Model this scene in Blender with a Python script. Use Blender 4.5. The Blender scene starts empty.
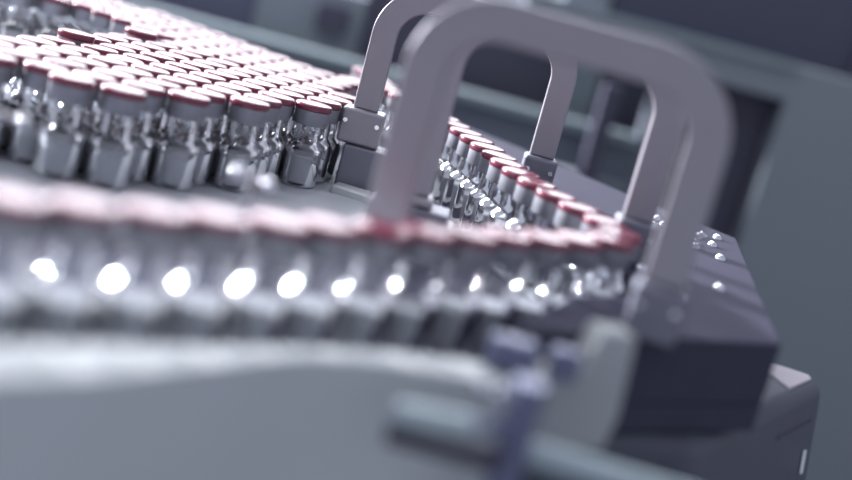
import bpy, bmesh, math, random
from mathutils import Vector, Matrix

R = math.radians
S = 0.001            # everything below is laid out in millimetres
Z0 = 1.0             # the plane of the vial caps lies one metre above the floor
def P(x, y, z): return Vector((x*S, y*S, Z0 + z*S))

sc = bpy.context.scene
col = sc.collection

# ------------------------------------------------------------------ camera
FPX = 1250.0
cam_d = bpy.data.cameras.new('camera')
cam_d.sensor_width = 36.0
cam_d.lens = FPX/852*36
cam_d.clip_start = 0.01
cam_d.clip_end = 50
cam_d.dof.use_dof = True
cam_d.dof.focus_distance = 0.680
cam_d.dof.aperture_fstop = cam_d.lens/17.0
cam = bpy.data.objects.new('camera', cam_d); col.objects.link(cam)
cam.matrix_world = Matrix.Translation(P(0, 0, 89)) @ Matrix.Rotation(R(90-12.3), 4, 'X') @ Matrix.Rotation(R(15), 4, 'Z')
sc.camera = cam

# ------------------------------------------------------------------ world, lights, exposure
sc.view_settings.view_transform = 'Standard'
sc.view_settings.look = 'None'
sc.view_settings.gamma = 1
sc.view_settings.use_curve_mapping = False
sc.view_settings.exposure = 0.0
sc.cycles.use_denoising = True
sc.cycles.max_bounces = 24
sc.cycles.transparent_max_bounces = 48
sc.cycles.transmission_bounces = 16
sc.cycles.glossy_bounces = 8
sc.cycles.sample_clamp_indirect = 8
sc.cycles.caustics_refractive = False
sc.cycles.caustics_reflective = False

w = bpy.data.worlds.new('room_light'); sc.world = w; w.use_nodes = True
bg = w.node_tree.nodes['Background']
bg.inputs[0].default_value = (0.50, 0.53, 0.66, 1)
bg.inputs[1].default_value = 0.82

def area(name, loc, target, sx, sy, power, color=(1, 1, 1), shape='RECTANGLE'):
    d = bpy.data.lights.new(name, 'AREA'); d.shape = shape; d.size = sx*S; d.size_y = sy*S
    d.energy = power; d.color = color
    o = bpy.data.objects.new(name, d); col.objects.link(o)
    o.location = P(*loc)
    o.rotation_euler = (P(*target)-P(*loc)).to_track_quat('-Z', 'Y').to_euler()
    return o
# unseen window light, added and sized for the glare on the caps
area('window_glare_light', (-1050, 3950, 520), (-1050, 0, 520), 3500, 420, 11, (0.92, 0.93, 1.0))
area('window_glare_light', (-1050, 3950, 1510), (-1050, 0, 1510), 3500, 1560, 135, (0.88, 0.92, 1.0))
# unseen strip lights added for streak glints on the glass
for nm, loc, sx, sy, pw in (('glint_strip_light', (-500, 1150, 1450), 1200, 50, 5), ('glint_strip_light', (-900, 300, 1400), 50, 1200, 5),
                            ('glint_strip_light', (-300, 2500, 1450), 1200, 50, 6), ('glint_strip_light', (500, 1500, 1450), 50, 1200, 4)):
    area(nm, loc, (loc[0]*.5, (loc[1]+500)*.5, 0), sx, sy, pw, (0.93, 0.95, 1.0))
# unseen backlight added behind, at the left, for glints on the vials
area('key_backlight', (-2750, 2250, 950), (-60, 550, 0), 230, 210, 420, (0.92, 0.94, 1.0))

# ------------------------------------------------------------------ materials
def mat(name, color, rough=0.5, metal=0.0, noise=0.0, nscale=40, spec=0.5, coat=0.0):
    m = bpy.data.materials.new(name); m.use_nodes = True
    nt = m.node_tree; b = nt.nodes['Principled BSDF']
    b.inputs['Base Color'].default_value = (*color, 1)
    b.inputs['Roughness'].default_value = rough
    b.inputs['Metallic'].default_value = metal
    b.inputs['Specular IOR Level'].default_value = spec
    b.inputs['Coat Weight'].default_value = coat
    tc = nt.nodes.new('ShaderNodeTexCoord'); n = nt.nodes.new('ShaderNodeTexNoise')
    n.inputs['Scale'].default_value = nscale; n.inputs['Detail'].default_value = 4
    nt.links.new(tc.outputs['Object'], n.inputs['Vector'])
    r = nt.nodes.new('ShaderNodeMapRange')
    r.inputs['To Min'].default_value = max(0.02, rough-0.06-noise*0.3); r.inputs['To Max'].default_value = min(1, rough+0.06+noise*0.3)
    nt.links.new(n.outputs['Fac'], r.inputs['Value']); nt.links.new(r.outputs['Result'], b.inputs['Roughness'])
    if noise:
        mx = nt.nodes.new('ShaderNodeMix'); mx.data_type = 'RGBA'
        mx.inputs['A'].default_value = (*[c*(1-noise) for c in color], 1)
        mx.inputs['B'].default_value = (*[min(1, c*(1+noise)) for c in color], 1)
        nt.links.new(n.outputs['Fac'], mx.inputs['Factor']); nt.links.new(mx.outputs['Result'], b.inputs['Base Color'])
    return m

def glass_mat(name, tint=(0.93, 0.95, 0.97), ior=1.5, rough=0.04):
    m = bpy.data.materials.new(name); m.use_nodes = True
    nt = m.node_tree; nt.nodes.clear()
    out = nt.nodes.new('ShaderNodeOutputMaterial'); mx = nt.nodes.new('ShaderNodeMixShader')
    fr = nt.nodes.new('ShaderNodeFresnel'); fr.inputs['IOR'].default_value = ior
    t = nt.nodes.new('ShaderNodeBsdfTransparent'); t.inputs['Color'].default_value = (*tint, 1)
    g = nt.nodes.new('ShaderNodeBsdfGlossy'); g.inputs['Roughness'].default_value = rough
    g.inputs['Color'].default_value = (1, 1, 1, 1)
    nt.links.new(fr.outputs[0], mx.inputs[0]); nt.links.new(t.outputs[0], mx.inputs[1])
    nt.links.new(g.outputs[0], mx.inputs[2]); nt.links.new(mx.outputs[0], out.inputs[0])
    return m

M = dict(
    glass=glass_mat('vial_glass', (0.95, 0.96, 0.975), 1.62, 0.04),
    pane=glass_mat('window_glass', (0.95, 0.97, 1.0), 1.5, 0.02),
    red=mat('red_cap_plastic', (0.21, 0.035, 0.065), 0.24, 0, 0.05, 300, 0.6),
    crimp=mat('crimp_aluminium', (0.33, 0.335, 0.375), 0.5, 0.6, 0.05, 300),
    rubber=mat('grey_rubber', (0.22, 0.22, 0.25), 0.6),
    steel=mat('brushed_steel', (0.37, 0.35, 0.385), 0.42, 0.5, 0.06, 60),
    steel_dark=mat('dark_brushed_steel', (0.22, 0.22, 0.27), 0.5, 0.3, 0.06, 60),
    plate=mat('corner_highlight_metal', (0.60, 0.55, 0.60), 0.35, 0.2, 0.1, 80),
    bright=mat('polished_steel', (0.80, 0.82, 0.86), 0.14, 1.0),
    dark=mat('dark_anodised_metal', (0.066, 0.064, 0.095), 0.7, 0, 0.12, 45, 0.05),
    darker=mat('dark_metal', (0.05, 0.045, 0.07), 0.45, 0.2, 0.08, 45),
    contents=mat('pale_vial_contents', (0.47, 0.48, 0.51), 0.8, 0, 0, 40, 0.1),
    table=mat('table_steel', (0.46, 0.48, 0.52), 0.5, 0.1, 0.08, 30),
    white=mat('white_guard_plastic', (0.62, 0.65, 0.65), 0.36, 0, 0.03, 20),
    block=mat('matt_white_plastic', (0.46, 0.48, 0.48), 0.65, 0, 0.03, 20, 0.2),
    blue=mat('blue_grey_metal', (0.17, 0.18, 0.28), 0.4, 0.3, 0.06, 60),
    green=mat('pale_green_metal', (0.42, 0.50, 0.52), 0.35, 0.4, 0.04, 60),
    teal=mat('teal_grey_paint', (0.25, 0.285, 0.315), 0.55, 0, 0.06, 3),
    teal_light=mat('pale_teal_paint', (0.24, 0.29, 0.31), 0.5, 0, 0.05, 3),
    navy=mat('navy_panel', (0.055, 0.062, 0.098), 0.4, 0, 0.15, 2.5),
    navy_mid=mat('blue_grey_panel', (0.12, 0.125, 0.19), 0.5, 0, 0.1, 3),
    navy_dark=mat('dark_smoked_panel', (0.065, 0.062, 0.095), 0.5, 0, 0.12, 3),
    slate=mat('slate_panel', (0.16, 0.18, 0.215), 0.5, 0, 0.1, 4),
    base=mat('slate_machine_paint', (0.075, 0.082, 0.11), 0.5, 0.0, 0.06, 14),
    wall=mat('wall_paint', (0.30, 0.32, 0.36), 0.8, 0, 0.03, 2),
    floor=mat('floor_vinyl', (0.16, 0.18, 0.21), 0.5, 0, 0.08, 3),
)

# ------------------------------------------------------------------ mesh helpers (mm, z relative to the cap plane unless local)
def finish(name, bm, m, parent=None, smooth=False, bevel=0, seg=3, origin=None, local=False, sharp=35):
    if origin is None: origin = (0, 0, 0)
    bmesh.ops.remove_doubles(bm, verts=bm.verts, dist=1e-4)
    bmesh.ops.recalc_face_normals(bm, faces=bm.faces)
    me = bpy.data.meshes.new(name)
    for v in bm.verts: v.co = (v.co - Vector(origin))*S
    bm.to_mesh(me); bm.free()
    me.materials.append(m)
    o = bpy.data.objects.new(name, me); col.objects.link(o)
    if smooth:
        for p in me.polygons: p.use_smooth = True
        me.set_sharp_from_angle(angle=R(sharp))
    if bevel:
        b = o.modifiers.new('bevel', 'BEVEL'); b.width = bevel*S; b.segments = seg; b.limit_method = 'ANGLE'
        for p in me.polygons: p.use_smooth = True
        b.harden_normals = True
    if local: o.location = Vector(origin)*S
    else: o.location = P(*origin)
    if parent is not None:
        o.parent = parent
        if not local: o.location = P(*origin) - parent.location
    return o

def tag(o, label=None, cat=None, group=None, kind=None):
    if label: o['label'] = label
    if cat: o['category'] = cat
    if group: o['group'] = group
    if kind: o['kind'] = kind
    return o
def empty(name, loc, label, cat, group=None):
    o = bpy.data.objects.new(name, None); col.objects.link(o); o.empty_display_size = 0.01
    o.location = P(*loc); return tag(o, label, cat, group)

def box(bm, x0, x1, y0, y1, z0, z1):
    vs = [bm.verts.new((x, y, z)) for z in (z0, z1) for x, y in ((x0, y0), (x1, y0), (x1, y1), (x0, y1))]
    for f in ((3, 2, 1, 0), (4, 5, 6, 7), (0, 1, 5, 4), (1, 2, 6, 5), (2, 3, 7, 6), (3, 0, 4, 7)):
        bm.faces.new([vs[i] for i in f])
def boxobj(name, b, m, parent=None, bevel=0, **k):
    bm = bmesh.new(); box(bm, *b)
    return finish(name, bm, m, parent, bevel=bevel, origin=((b[0]+b[1])/2, (b[2]+b[3])/2, b[4]), **k)
def prism(bm, pts, z0, z1):
    a = [bm.verts.new((x, y, z0)) for x, y in pts]; b = [bm.verts.new((x, y, z1)) for x, y in pts]
    n = len(pts)
    bm.faces.new(a[::-1]); bm.faces.new(b)
    for i in range(n): bm.faces.new((a[i], a[(i+1) % n], b[(i+1) % n], b[i]))
def cyl(bm, p0, p1, r0, r1=None, n=24, caps=True):
    p0, p1 = Vector(p0), Vector(p1); r1 = r0 if r1 is None else r1
    d = (p1-p0).normalized(); u = d.orthogonal().normalized(); v = d.cross(u)
    ra = [bm.verts.new(p0+(u*math.cos(t)+v*math.sin(t))*r0) for t in [2*math.pi*i/n for i in range(n)]]
    rb = [bm.verts.new(p1+(u*math.cos(t)+v*math.sin(t))*r1) for t in [2*math.pi*i/n for i in range(n)]]
    for i in range(n): bm.faces.new((ra[i], ra[(i+1) % n], rb[(i+1) % n], rb[i]))
    if caps: bm.faces.new(ra[::-1]); bm.faces.new(rb)
def lathe(prof, n=28, cx=0, cy=0):
    bm = bmesh.new(); rings = []
    for r, z in prof:
        if r < 1e-6: rings.append([bm.verts.new((cx, cy, z))])
        else: rings.append([bm.verts.new((cx+r*math.cos(2*math.pi*i/n), cy+r*math.sin(2*math.pi*i/n), z)) for i in range(n)])
    for a, b in zip(rings, rings[1:]):
        for i in range(n):
            j = (i+1) % n
            if len(a) == 1 and len(b) == 1: continue
            if len(a) == 1: bm.faces.new((a[0], b[j], b[i]))
            elif len(b) == 1: bm.faces.new((a[i], a[j], b[0]))
            else: bm.faces.new((a[i], a[j], b[j], b[i]))
    return bm

# ------------------------------------------------------------------ the room
def struct(o): o['kind'] = 'structure'; return o
struct(boxobj('floor', (-4200, 4000, -1500, 4300, -1060, -1000), M['floor']))
# unseen far wall around a window opening added for the back light
bm = bmesh.new()
box(bm, -4200, -2900, 4000, 4120, -1000, 2600)
box(bm, 800, 4000, 4000, 4120, -1000, 2600)
box(bm, -2900, 800, 4000, 4120, -1000, 250)
box(bm, -2900, 800, 4000, 4120, 2350, 2600)
struct(finish('wall_back', bm, M['wall']))
wf = struct(bpy.data.objects.new('window_1', None)); col.objects.link(wf); wf.location = P(-1350, 4060, 250)
bm = bmesh.new()
box(bm, -2900, -2840, 4010, 4090, 250, 2350); box(bm, 740, 800, 4010, 4090, 250, 2350)
box(bm, -2840, 740, 4010, 4090, 250, 300); box(bm, -2840, 740, 4010, 4090, 2300, 2350)
box(bm, -1080, -1020, 4010, 4090, 300, 2300)
finish('window_frame', bm, M['teal_light'], wf)
boxobj('window_pane', (-2840, 740, 4046, 4054, 300, 2300), M['pane'], wf)

# ------------------------------------------------------------------ background machinery
iso = empty('machine_enclosure', (450, 1520, -1000), 'large teal-grey machine cabinet with a dark window behind the right side of the table', 'machine')
bm = bmesh.new()
pts = [(368, -1000), (1300, -1000), (1300, 80), (40, 80), (40, 36), (368, 36)]
a = [bm.verts.new((x, 1500, z)) for x, z in pts]; b = [bm.verts.new((x, 1560, z)) for x, z in pts]
bm.faces.new(a); bm.faces.new(b[::-1])
for i in range(len(pts)): bm.faces.new((a[i], b[i], b[(i+1) % 6], a[(i+1) % 6]))
finish('front_panel', bm, M['teal'], iso, bevel=3)
boxobj('window', (225, 366, 1540, 1552, -420, 34), M['navy_dark'], iso)
boxobj('window_post', (215, 232, 1505, 1535, -1000, 34), M['slate'], iso, bevel=2)
boxobj('trim_strip', (40, 368, 1494, 1499.5, 72, 82), M['teal_light'], iso, bevel=1)

up = empty('upper_cabinet', (700, 1800, -1000), 'dark navy cabinet standing behind the teal-grey machine at upper right', 'cabinet')
boxobj('body', (160, 1600, 1750, 2100, -1000, 240), M['navy'], up, bevel=4)
boxobj('door', (500, 780, 1738, 1749, 60, 225), M['navy_dark'], up, bevel=2)
boxobj('door', (900, 1300, 1738, 1749, 60, 225), M['navy_dark'], up, bevel=2)
boxobj('side_panel', (95, 158, 1740, 1800, -1000, 240), M['teal'], up, bevel=2)

lm = empty('rear_conveyor', (-300, 1500, -1000), 'dark slate machine with a pale horizontal ledge running behind the vials', 'machine')
boxobj('lower_panel', (-1300, 214, 1500, 1530, -1000, -62), M['slate'], lm)
boxobj('ledge', (-1300, 214, 1485, 1530, -61, -49), M['teal_light'], lm, bevel=2)
boxobj('lower_rail', (-1300, 214, 1485, 1499, -120, -108), M['teal'], lm, bevel=2)
boxobj('lower_rail', (-1300, 214, 1485, 1499, -180, -168), M['navy'], lm, bevel=2)
boxobj('back_panel', (-1300, -285, 1600, 1620, -1000, 25), M['navy_mid'], lm)
boxobj('back_panel', (-283, -150, 1590, 1620, -1000, 22), M['teal'], lm)
boxobj('back_panel', (-148, 108, 1600, 1620, -1000, 36), M['navy_dark'], lm)
boxobj('back_panel', (110, 158, 1590, 1620, -1000, 34), M['teal_light'], lm)
boxobj('back_panel', (160, 224, 1600, 1620, -1000, 34), M['navy_dark'], lm)
boxobj('upright', (152, 172, 1440, 1469, -1000, 6), M['navy_dark'], lm, bevel=2)
boxobj('switch_box', (-205, -165, 1570, 1589, -30, 5), M['navy_dark'], lm, bevel=2)
boxobj('switch_box', (-52, -36, 1440, 1469, -85, -40), M['teal_light'], lm, bevel=4)

# ------------------------------------------------------------------ machine base and table
ROW = [(-75, 925), (-60, 880), (-42, 830), (-20, 790), (-3, 752), (9, 718), (20, 684), (30, 650), (39, 620), (48, 596), (57, 577), (67, 560), (76, 544),
       (79, 529), (77, 513), (69, 500), (58, 488), (44, 473), (27, 454), (7, 434), (-15, 413), (-39, 390), (-63, 368), (-88, 347), (-116, 324), (-149, 298), (-183, 273)]
def catmull(pts, k=12):
    out = []
    n = len(pts)
    for i in range(n-1):
        p0, p1, p2, p3 = [Vector(pts[max(0, min(n-1, j))]) for j in (i-1, i, i+1, i+2)]
        for s in range(k):
            t = s/k
            out.append(0.5*((2*p1)+(p2-p0)*t+(2*p0-5*p1+4*p2-p3)*t*t+(3*p1-p0-3*p2+p3)*t**3))
    out.append(Vector(pts[-1])); return out
path = catmull(ROW)
def offset(pl, d, i0, i1, step=6):
    res = []
    for i in range(i0, i1, step):
        t = (pl[min(len(pl)-1, i+6)]-pl[max(0, i-6)]).normalized()
        nrm = Vector((-t.y, t.x))     # left of travel is the outside of the bend
        q = pl[i]+nrm*d
        res.append((q.x, q.y))
    return res

base = empty('machine_cabinet', (60, 700, -1000), 'slate machine base cabinet with a rounded corner under the dark table slab', 'machine')
bm = bmesh.new()
outl = [(120, 1150), (120, 660), (150, 614), (188, 607), (207, 603), (205, 592), (118, 452), (70, 428), (0, 400), (-110, 330), (-520, 330), (-520, 1150)]
top = [bm.verts.new((x, y, -58.5)) for x, y in outl]
mid = [bm.verts.new((x+(8 if x > 100 else 0), y, -110)) for x, y in outl]
bot = [bm.verts.new((x+(8 if x > 100 else 0), y, -1000)) for x, y in outl]
n = len(outl)
bm.faces.new(top); bm.faces.new(bot[::-1])
for q, r_ in ((top, mid), (mid, bot)):
    for i in range(n): bm.faces.new((q[i], r_[i], r_[(i+1) % n], q[(i+1) % n]))
finish('housing', bm, M['base'], base, bevel=7, seg=5, origin=(60, 700, -1000))
d = Vector((205-118, 592-452, 0)).normalized(); nn = Vector((d.y, -d.x, 0))
def on_face(s, z, off): q = Vector((205+8*(-58.5-z)/51.5, 592, 0))-d*s+nn*off; return (q.x, q.y, z)
bm = bmesh.new()
for s0, s1, z0, z1 in ((9, 60, -76, -74.6),):
    vs = [bm.verts.new(on_face(s, z, o)) for o in (-2, 0.5) for s, z in ((s0, z0), (s1, z0), (s1, z1), (s0, z1))]
    for f in ((3, 2, 1, 0), (4, 5, 6, 7), (0, 1, 5, 4), (1, 2, 6, 5), (2, 3, 7, 6), (3, 0, 4, 7)): bm.faces.new([vs[i] for i in f])
finish('panel_gap', bm, M['darker'], base)
bm = bmesh.new(); cyl(bm, on_face(14, -89, 0.6), on_face(14, -101, 0.6), 1.2); 
tag(finish('latch', bm, M['bright'], base, smooth=True), 'bright metal latch')

bm = bmesh.new(); prism(bm, [(170, 606), (190, 604.5), (200, 601.5), (200, 595), (182, 566)], -58.6, -57.9)  # thin pale sheet added as the bright highlight on the corner
tag(finish('corner_highlight', bm, M['plate'], base), 'painted bright highlight on the rounded corner')
SLAB = [(40, 398), (84, 437), (147, 484), (175, 725), (122, 778), (47, 874), (-25, 945)]
tb = empty('accumulation_table', (0, 700, -58), 'dark metal table slab carrying the vials and the arched handles', 'table')
bm = bmesh.new(); prism(bm, SLAB+[(-110, 1080), (-500, 1080), (-500, 280), (-160, 280), (-62, 340)], -58, -46.5)
finish('table_top', bm, M['dark'], tb, bevel=0.6)
k0 = 12*4; k1 = 12*19
inner = offset(path, 13, 12*0+6, 12*17)
bm = bmesh.new(); prism(bm, [(35, 402)]+SLAB[1:]+inner[::1], -46.4, -20)
finish('outer_plate', bm, M['dark'], tb, bevel=0.8)
for x0, x1, y0, y1 in ((-58, -20, 688, 714), (-30, 8, 560, 582), (-33, -7, 438, 462)):
    boxobj('pedestal', (x0, x1, y0, y1, -46.4, -20.2), M['steel_dark'], tb, bevel=1.5)
bm = bmesh.new(); cyl(bm, (-240, 700, -46.4), (-240, 700, -45.2), 232, n=96)
tag(finish('turntable', bm, M['table'], tb), 'pale steel turntable')
bm = bmesh.new()
l = offset(path, 12.5, 0, len(path), 4); r_ = offset(path, -12.5, 0, len(path), 4)
prev = None
for (ax, ay), (bx, by) in zip(l, r_):
    q = [bm.verts.new((ax, ay, -46.4)), bm.verts.new((bx, by, -46.4)), bm.verts.new((bx, by, -45.2)), bm.verts.new((ax, ay, -45.2))]
    if prev:
        for i in range(4): bm.faces.new((prev[i], prev[(i+1) % 4], q[(i+1) % 4], q[i]))
    prev = q
finish('conveyor_belt', bm, M['table'], tb)
bm = bmesh.new()
l = offset(path, -12.5, 12*18, len(path), 4); r_ = offset(path, -15, 12*18, len(path), 4)
prism(bm, l+r_[::-1], -46.4, -36)  # white strip added behind the vials to lighten their lower bodies
tag(finish('backing_strip', bm, M['white'], tb), 'added white strip lightening the front row from behind')
bm = bmesh.new(); prism(bm, [(-58, 672), (-40, 668), (-20, 652), (-18, 664), (-30, 682), (-56, 686)], -46.4, -41)  # both added pads stand in for bright reflections on the table
tag(finish('reflection_pad', bm, M['white'], tb, bevel=1.5), 'pale glossy pad at the farthest handle\'s left foot')
boxobj('reflection_pad', (-6, 12, 586, 606, -46.4, -30), M['steel'], tb, bevel=2)
for i, (x, y) in enumerate([(96, 462), (101, 478), (98, 560), (112, 520), (120, 690), (128, 700), (134, 684), (141, 668), (126, 716), (146, 690), (152, 676), (160, 705), (139, 655), (135, 560), (128, 640), (150, 700), (140, 720), (118, 600), (150, 640)]):
    bm = lathe([(0, -17.4), (1.6, -17.6), (2.6, -18.6), (2.8, -20)], 16, x, y)
    finish('bolt', bm, M['bright'], tb, smooth=True, origin=(x, y, -20), sharp=60)

# ------------------------------------------------------------------ arched handles
def arch(name, cx, Y, ztop, lab, bw=14.2, zfoot=0, yaw=0):
    """flat bar bent to an upside-down U, on two clamp blocks"""
    root = empty(name, (cx, Y, -20), lab, 'handle', None)
    wi, ri, dep = 44.0, 17.0, 7.0; wo, ro = wi+bw, ri+bw
    zl = zfoot if Y > 650 else -15
    def outline(wd, top, r, n=14):
        pts = [(-wd, zl)]
        for i in range(n+1):
            t = math.pi - i/n*math.pi/2
            pts.append((-wd+r+r*math.cos(t), top-r+r*math.sin(t)))
        for i in range(n+1):
            t = math.pi/2 - i/n*math.pi/2
            pts.append((wd-r+r*math.cos(t), top-r+r*math.sin(t)))
        pts.append((wd, zfoot)); return pts
    A = outline(wo, ztop+bw, ro); B = outline(wi, ztop, ri)
    bm = bmesh.new()
    ring = []
    for (ax, az), (bx, bz) in zip(A, B):
        ring.append([bm.verts.new((cx+ax, Y-dep/2, az)), bm.verts.new((cx+bx, Y-dep/2, bz)), bm.verts.new((cx+bx, Y+dep/2, bz)), bm.verts.new((cx+ax, Y+dep/2, az))])
    for a, b in zip(ring, ring[1:]):
        for i in range(4): bm.faces.new((a[i], a[(i+1) % 4], b[(i+1) % 4], b[i]))
    bm.faces.new(ring[0][::-1]); bm.faces.new(ring[-1])
    finish('bar', bm, M['steel'], root, bevel=1.0, origin=(cx, Y, -20))
    for s in (-1, 1):
        x = cx+s*(wo+wi)/2
        bm = bmesh.new()
        hw = 12 if s < 0 and Y > 650 else 9.5
        zf = zl if s < 0 else zfoot
        pr = [(x-hw, Y-9), (x+hw, Y-9), (x+hw, Y+9), (x-hw, Y+9)]
        prism(bm, pr, -20, zf)
        c = finish('clamp_block', bm, M['steel' if s < 0 else 'steel_dark'], root, bevel=2.0, origin=(x, Y, -20))
        for k in (-1, 1) if zf > -10 else ():
            bm = bmesh.new(); kk = k*(hw-3); cyl(bm, (x+kk, Y-10.4, zfoot-7), (x+kk, Y-8.8, zfoot-7), 1.3, n=16)
            q = finish('clamp_screw', bm, M['bright'], c, smooth=True, origin=(x+kk, Y-9, zfoot-7))
            q.location = P(x+kk, Y-9, zfoot-7)-P(x, Y, -20)
    root.rotation_euler.z = R(yaw)
    return root
arch('arched_handle', -0.5, 700, 60, 'farthest arched steel handle, its left foot in a clamp block beside the crowd')
arch('arched_handle', 40.5, 570, 63.5, 'middle arched steel handle, its left leg hidden behind the nearest handle')
arch('arched_handle', 35.0, 446, 67, 'nearest and largest arched steel handle, blurred, before the bend', 15.5, yaw=-8)

# ------------------------------------------------------------------ vials
def make_vial(label, group):
    r = empty('glass_vial', (0, 0, -45), label, 'vial', group)
    prof = [(0, 1.2), (8.5, 0.9), (9.6, 0.2), (10.3, 1.4), (10.3, 18.4), (10.15, 19.7), (9.6, 21.0), (8.8, 22.0), (7.9, 22.9), (7.2, 23.8), (6.8, 25.2), (6.6, 32.4), (6.5, 35.2), (9.2, 35.6)]
    finish('glass_body', lathe(prof, 48), M['glass'], r, smooth=True, local=True, sharp=60)
    prof = [(0, 34), (5.2, 34), (5.4, 37), (0, 37)]
    finish('contents', lathe([(0, 1.8), (9.2, 1.8), (9.95, 2.6), (9.95, 16.2), (9.4, 16.9), (0, 16.5)], 20), M['contents'], r, smooth=True, local=True)
    finish('rubber_stopper', lathe(prof, 16), M['rubber'], r, smooth=True, local=True)
    prof = [(7.2, 33.8), (9.4, 33.6), (9.7, 34.2), (9.7, 41.4), (8, 41.6)]
    finish('crimp_ring', lathe(prof, 28), M['crimp'], r, smooth=True, local=True)
    prof = [(0, 41.5), (9.6, 41.5), (10.1, 41.8), (10.1, 43.9), (9.7, 44.6), (8.5, 45.0), (3, 45.0), (0, 44.9)]
    finish('flip_cap', lathe(prof, 32), M['red'], r, smooth=True, local=True, sharp=50)
    return r
G_ROW = 'vials in single file around the bend'
G_MASS = 'vials crowded on the turntable'
proto = make_vial('', G_ROW)
proto_children = list(proto.children)
first = [True]
def put_vial(x, y, z, label, group, rot=0, tilt=(0, 0)):
    if first[0]: r = proto; first[0] = False
    else:
        r = proto.copy(); col.objects.link(r)
        for c in proto_children:
            k = c.copy(); k.parent = r; col.objects.link(k)
    r.location = P(x, y, z); r.rotation_euler = (tilt[0], tilt[1], rot)
    r['label'] = label; r['group'] = group
    return r
random.seed(5)
# single file, measured along the path
acc = 0.0; nxt = 2.0; rowpos = []
for a, b in zip(path, path[1:]):
    L = (b-a).length
    while acc+L >= nxt:
        t = (nxt-acc)/L; q = a.lerp(b, t); rowpos.append((q.x, q.y, acc+t*L)); nxt += 21.4
    acc += L
apex = max(range(len(rowpos)), key=lambda i: rowpos[i][0])
for i, (x, y, s) in enumerate(rowpos):
    if i < apex-2: lab, g = 'red-capped clear vial in the sharp single-file line running away behind the nearest handle', 'vials in the far leg of the single file'
    elif i <= apex+1: lab, g = 'red-capped clear vial at the tip of the bend, beside the nearest handle\'s right leg', 'vials at the tip of the bend'
    else: lab, g = 'red-capped clear vial in the blurred front row above the white guard', 'vials in the front row'
    put_vial(x+random.uniform(-.5, .5), y+random.uniform(-.5, .5), -45, lab, g, random.uniform(0, 6.28), (random.gauss(0, .006), random.gauss(0, .006)))

MASS = [(-470, 540), (-198, 540), (-170, 540), (-142, 556), (-118, 576), (-90, 616), (-72, 682), (-66, 760), (-74, 840),
        (-98, 842), (-153, 893), (-204, 922), (-272, 948), (-360, 934), (-470, 925)]
VOID = [(-520, 616), (-236, 618), (-222, 680), (-208, 752), (-184, 792), (-210, 812), (-278, 844), (-330, 830), (-420, 850), (-520, 860)]
def inside(x, y, poly):
    c = False; n = len(poly)
    for i in range(n):
        (x1, y1), (x2, y2) = poly[i], poly[(i+1) % n]
        if (y1 > y) != (y2 > y) and x < (x2-x1)*(y-y1)/(y2-y1)+x1: c = not c
    return c
ang = R(23); pit = 22.2
cand = []
for i in range(-40, 41):
    for j in range(-40, 41):
        u = (i+0.5*(j % 2))*pit; v = j*pit*0.8660
        x = -150+u*math.cos(ang)-v*math.sin(ang); y = 700+u*math.sin(ang)+v*math.cos(ang)
        if not inside(x, y, MASS) or inside(x, y, VOID): continue
        if x < -0.40*y-25: continue
        if min(math.hypot(x-a, y-b) for a, b, _ in rowpos) < 21: continue
        cand.append((x, y))
raised = []
for tx, ty in ((-218, 668), (-196, 752)):
    raised.append(min(cand, key=lambda p: math.hypot(p[0]-tx, p[1]-ty)))
print('MASS', len(cand), 'ROW', len(rowpos))
for x, y in cand:
    z = -45+random.uniform(0, .5); g = 'vials crowded on the turntable'; lab = 'red-capped clear vial packed in the crowd on the turntable at upper left'
    if y > 0.5*(x+205)+805 and x < -180 or (x <= -180 and y > 800):
        g = 'vials at the far edge of the turntable'; lab = 'red-capped clear vial in the far strip beyond the gap in the crowd'
    if (x, y) == raised[0]: z = -41.5; lab = 'red-capped vial standing proud at the gap, the left one of two raised caps'
    if (x, y) == raised[1]: z = -41.5; lab = 'red-capped vial standing proud at the gap, the right one of two raised caps'
    o = put_vial(x+random.uniform(-.35, .35), y+random.uniform(-.35, .35), z, lab, g, random.uniform(0, 6.28), (random.gauss(0, .008), random.gauss(0, .008)))
    if z > -43:
        del o['group']

# ------------------------------------------------------------------ foreground guards, post and rods
wg = empty('side_guard', (-20, 330, -110), 'blurred white plastic side guard running along the bottom left in front of the vials', 'guard')
gi = [(-175, 226), (-132, 262), (-96, 293), (-76, 310), (-53, 328), (-28, 350), (-6, 366), (14, 377), (34, 385), (44, 388)]
go = [(-165, 205), (-120, 240), (-87, 270), (-69, 287), (-49, 312), (-26, 340), (-5, 354), (14, 360), (34, 366), (47, 368)]
gi = [(p.x, p.y) for p in catmull(gi, 5)]; go = [(p.x, p.y) for p in catmull(go, 5)]
bm = bmesh.new(); prism(bm, go+gi[::-1], -120, -28)
finish('guard_strip', bm, M['white'], wg, bevel=2.5, seg=4, origin=(-20, 330, -120))

gb = empty('guide_block', (62, 398, -55), 'blurred white plastic block with a raised right ear, just right of the thin post', 'guide block')
pts = [(47, -56), (76, -52), (78, -40), (76, -11), (64, -11), (61.5, -26), (47, -28)]
bm = bmesh.new()
a = [bm.verts.new((x, 388+(x-47)*0.35, z)) for x, z in pts]; b = [bm.verts.new((x-5, 400+(x-47)*0.35, z)) for x, z in pts]
bm.faces.new(a); bm.faces.new(b[::-1])
for i in range(len(pts)): bm.faces.new((a[i], b[i], b[(i+1) % len(pts)], a[(i+1) % len(pts)]))
finish('block', bm, M['block'], gb, bevel=2.0, seg=4, origin=(62, 398, -55))
boxobj('clamp_pad', (48, 58, 380, 387, -27, -17), M['blue'], gb, bevel=1.5)

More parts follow.
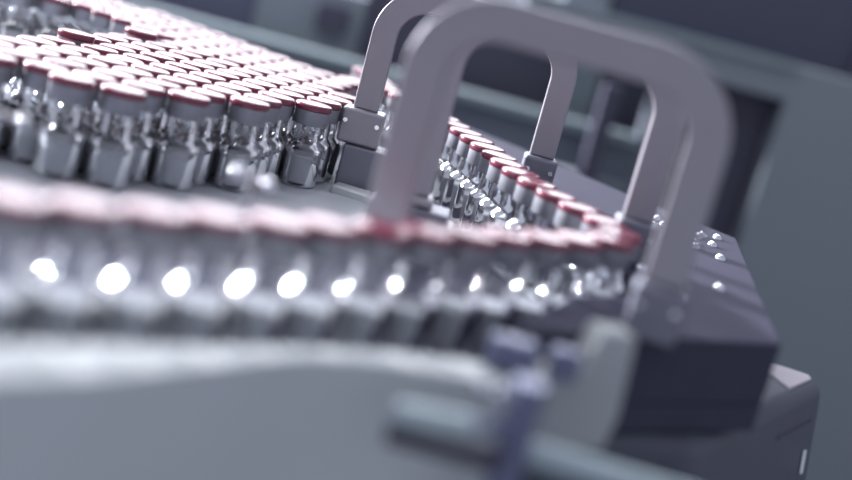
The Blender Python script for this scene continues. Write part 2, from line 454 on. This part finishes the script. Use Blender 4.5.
ps = empty('support_post', (39.5, 346, -1000), 'dark blue-grey post with cross rods, blurred in front of the white guard', 'post')
bm = bmesh.new(); cyl(bm, (40, 346, -1000), (40, 346, -19), 5.2)
finish('pole', bm, M['blue'], ps, smooth=True)
boxobj('clamp_head', (27, 44, 374, 386, -27.5, -17), M['blue'], ps, bevel=3)
bm = bmesh.new(); cyl(bm, (4, 331, -33.2), (27, 331, -31.5), 3.7); 
tag(finish('knob', bm, M['green'], ps, smooth=True, bevel=1), 'pale green-grey metal knob')
bm = bmesh.new(); cyl(bm, (27, 331, -31.5), (39.5, 346, -31.5), 2.0)
finish('knob_shaft', bm, M['blue'], ps, smooth=True)
boxobj('knob_arm', (3, 37, 335, 341, -45, -39), M['darker'], ps, bevel=1.5)
bm = bmesh.new(); cyl(bm, (42, 352, -42), (150, 356, -47), 4.6)
tag(finish('cross_rod', bm, M['green'], ps, smooth=True, bevel=1), 'pale green-grey rod running right')
for x, y, z in ((27, 352, -26), (32.5, 348, -26.0), (44, 349, -28.5)):
    bm = bmesh.new(); bmesh.ops.create_uvsphere(bm, u_segments=16, v_segments=10, radius=2.0, matrix=Matrix.Translation((x, y, z)))
    finish('bolt', bm, M['bright'], ps, smooth=True, origin=(x, y, z), sharp=180)

for (x, y, z, L, lab) in ((-190, 440, -2, 40, 'polished rod end on a stub at the left edge, above the front row'),
                          (-71.5, 440, -1, 12, 'short polished rod with two bright ends below the crowd, left of the farthest handle')):
    t = empty('guide_rod', (x, y, -45), lab, 'rod')
    bm = bmesh.new(); cyl(bm, (x, y, z), (x+L, y-3, z-1.0), 1.6)
    finish('rod', bm, M['steel'], t, smooth=True)
    for e in (0, 1):
        bm = bmesh.new(); bmesh.ops.create_uvsphere(bm, u_segments=20, v_segments=12, radius=2.6, matrix=Matrix.Translation((x+L*e, y-3*e, z-e)))
        tag(finish('rod_end', bm, M['bright'], t, smooth=True, sharp=180), 'polished ball end')
    bm = bmesh.new(); cyl(bm, (x+L*.5, y-1.5, -46.4), (x+L*.5, y-1.5, z-1.6), 1.5)
    finish('stub', bm, M['steel'], t, smooth=True)
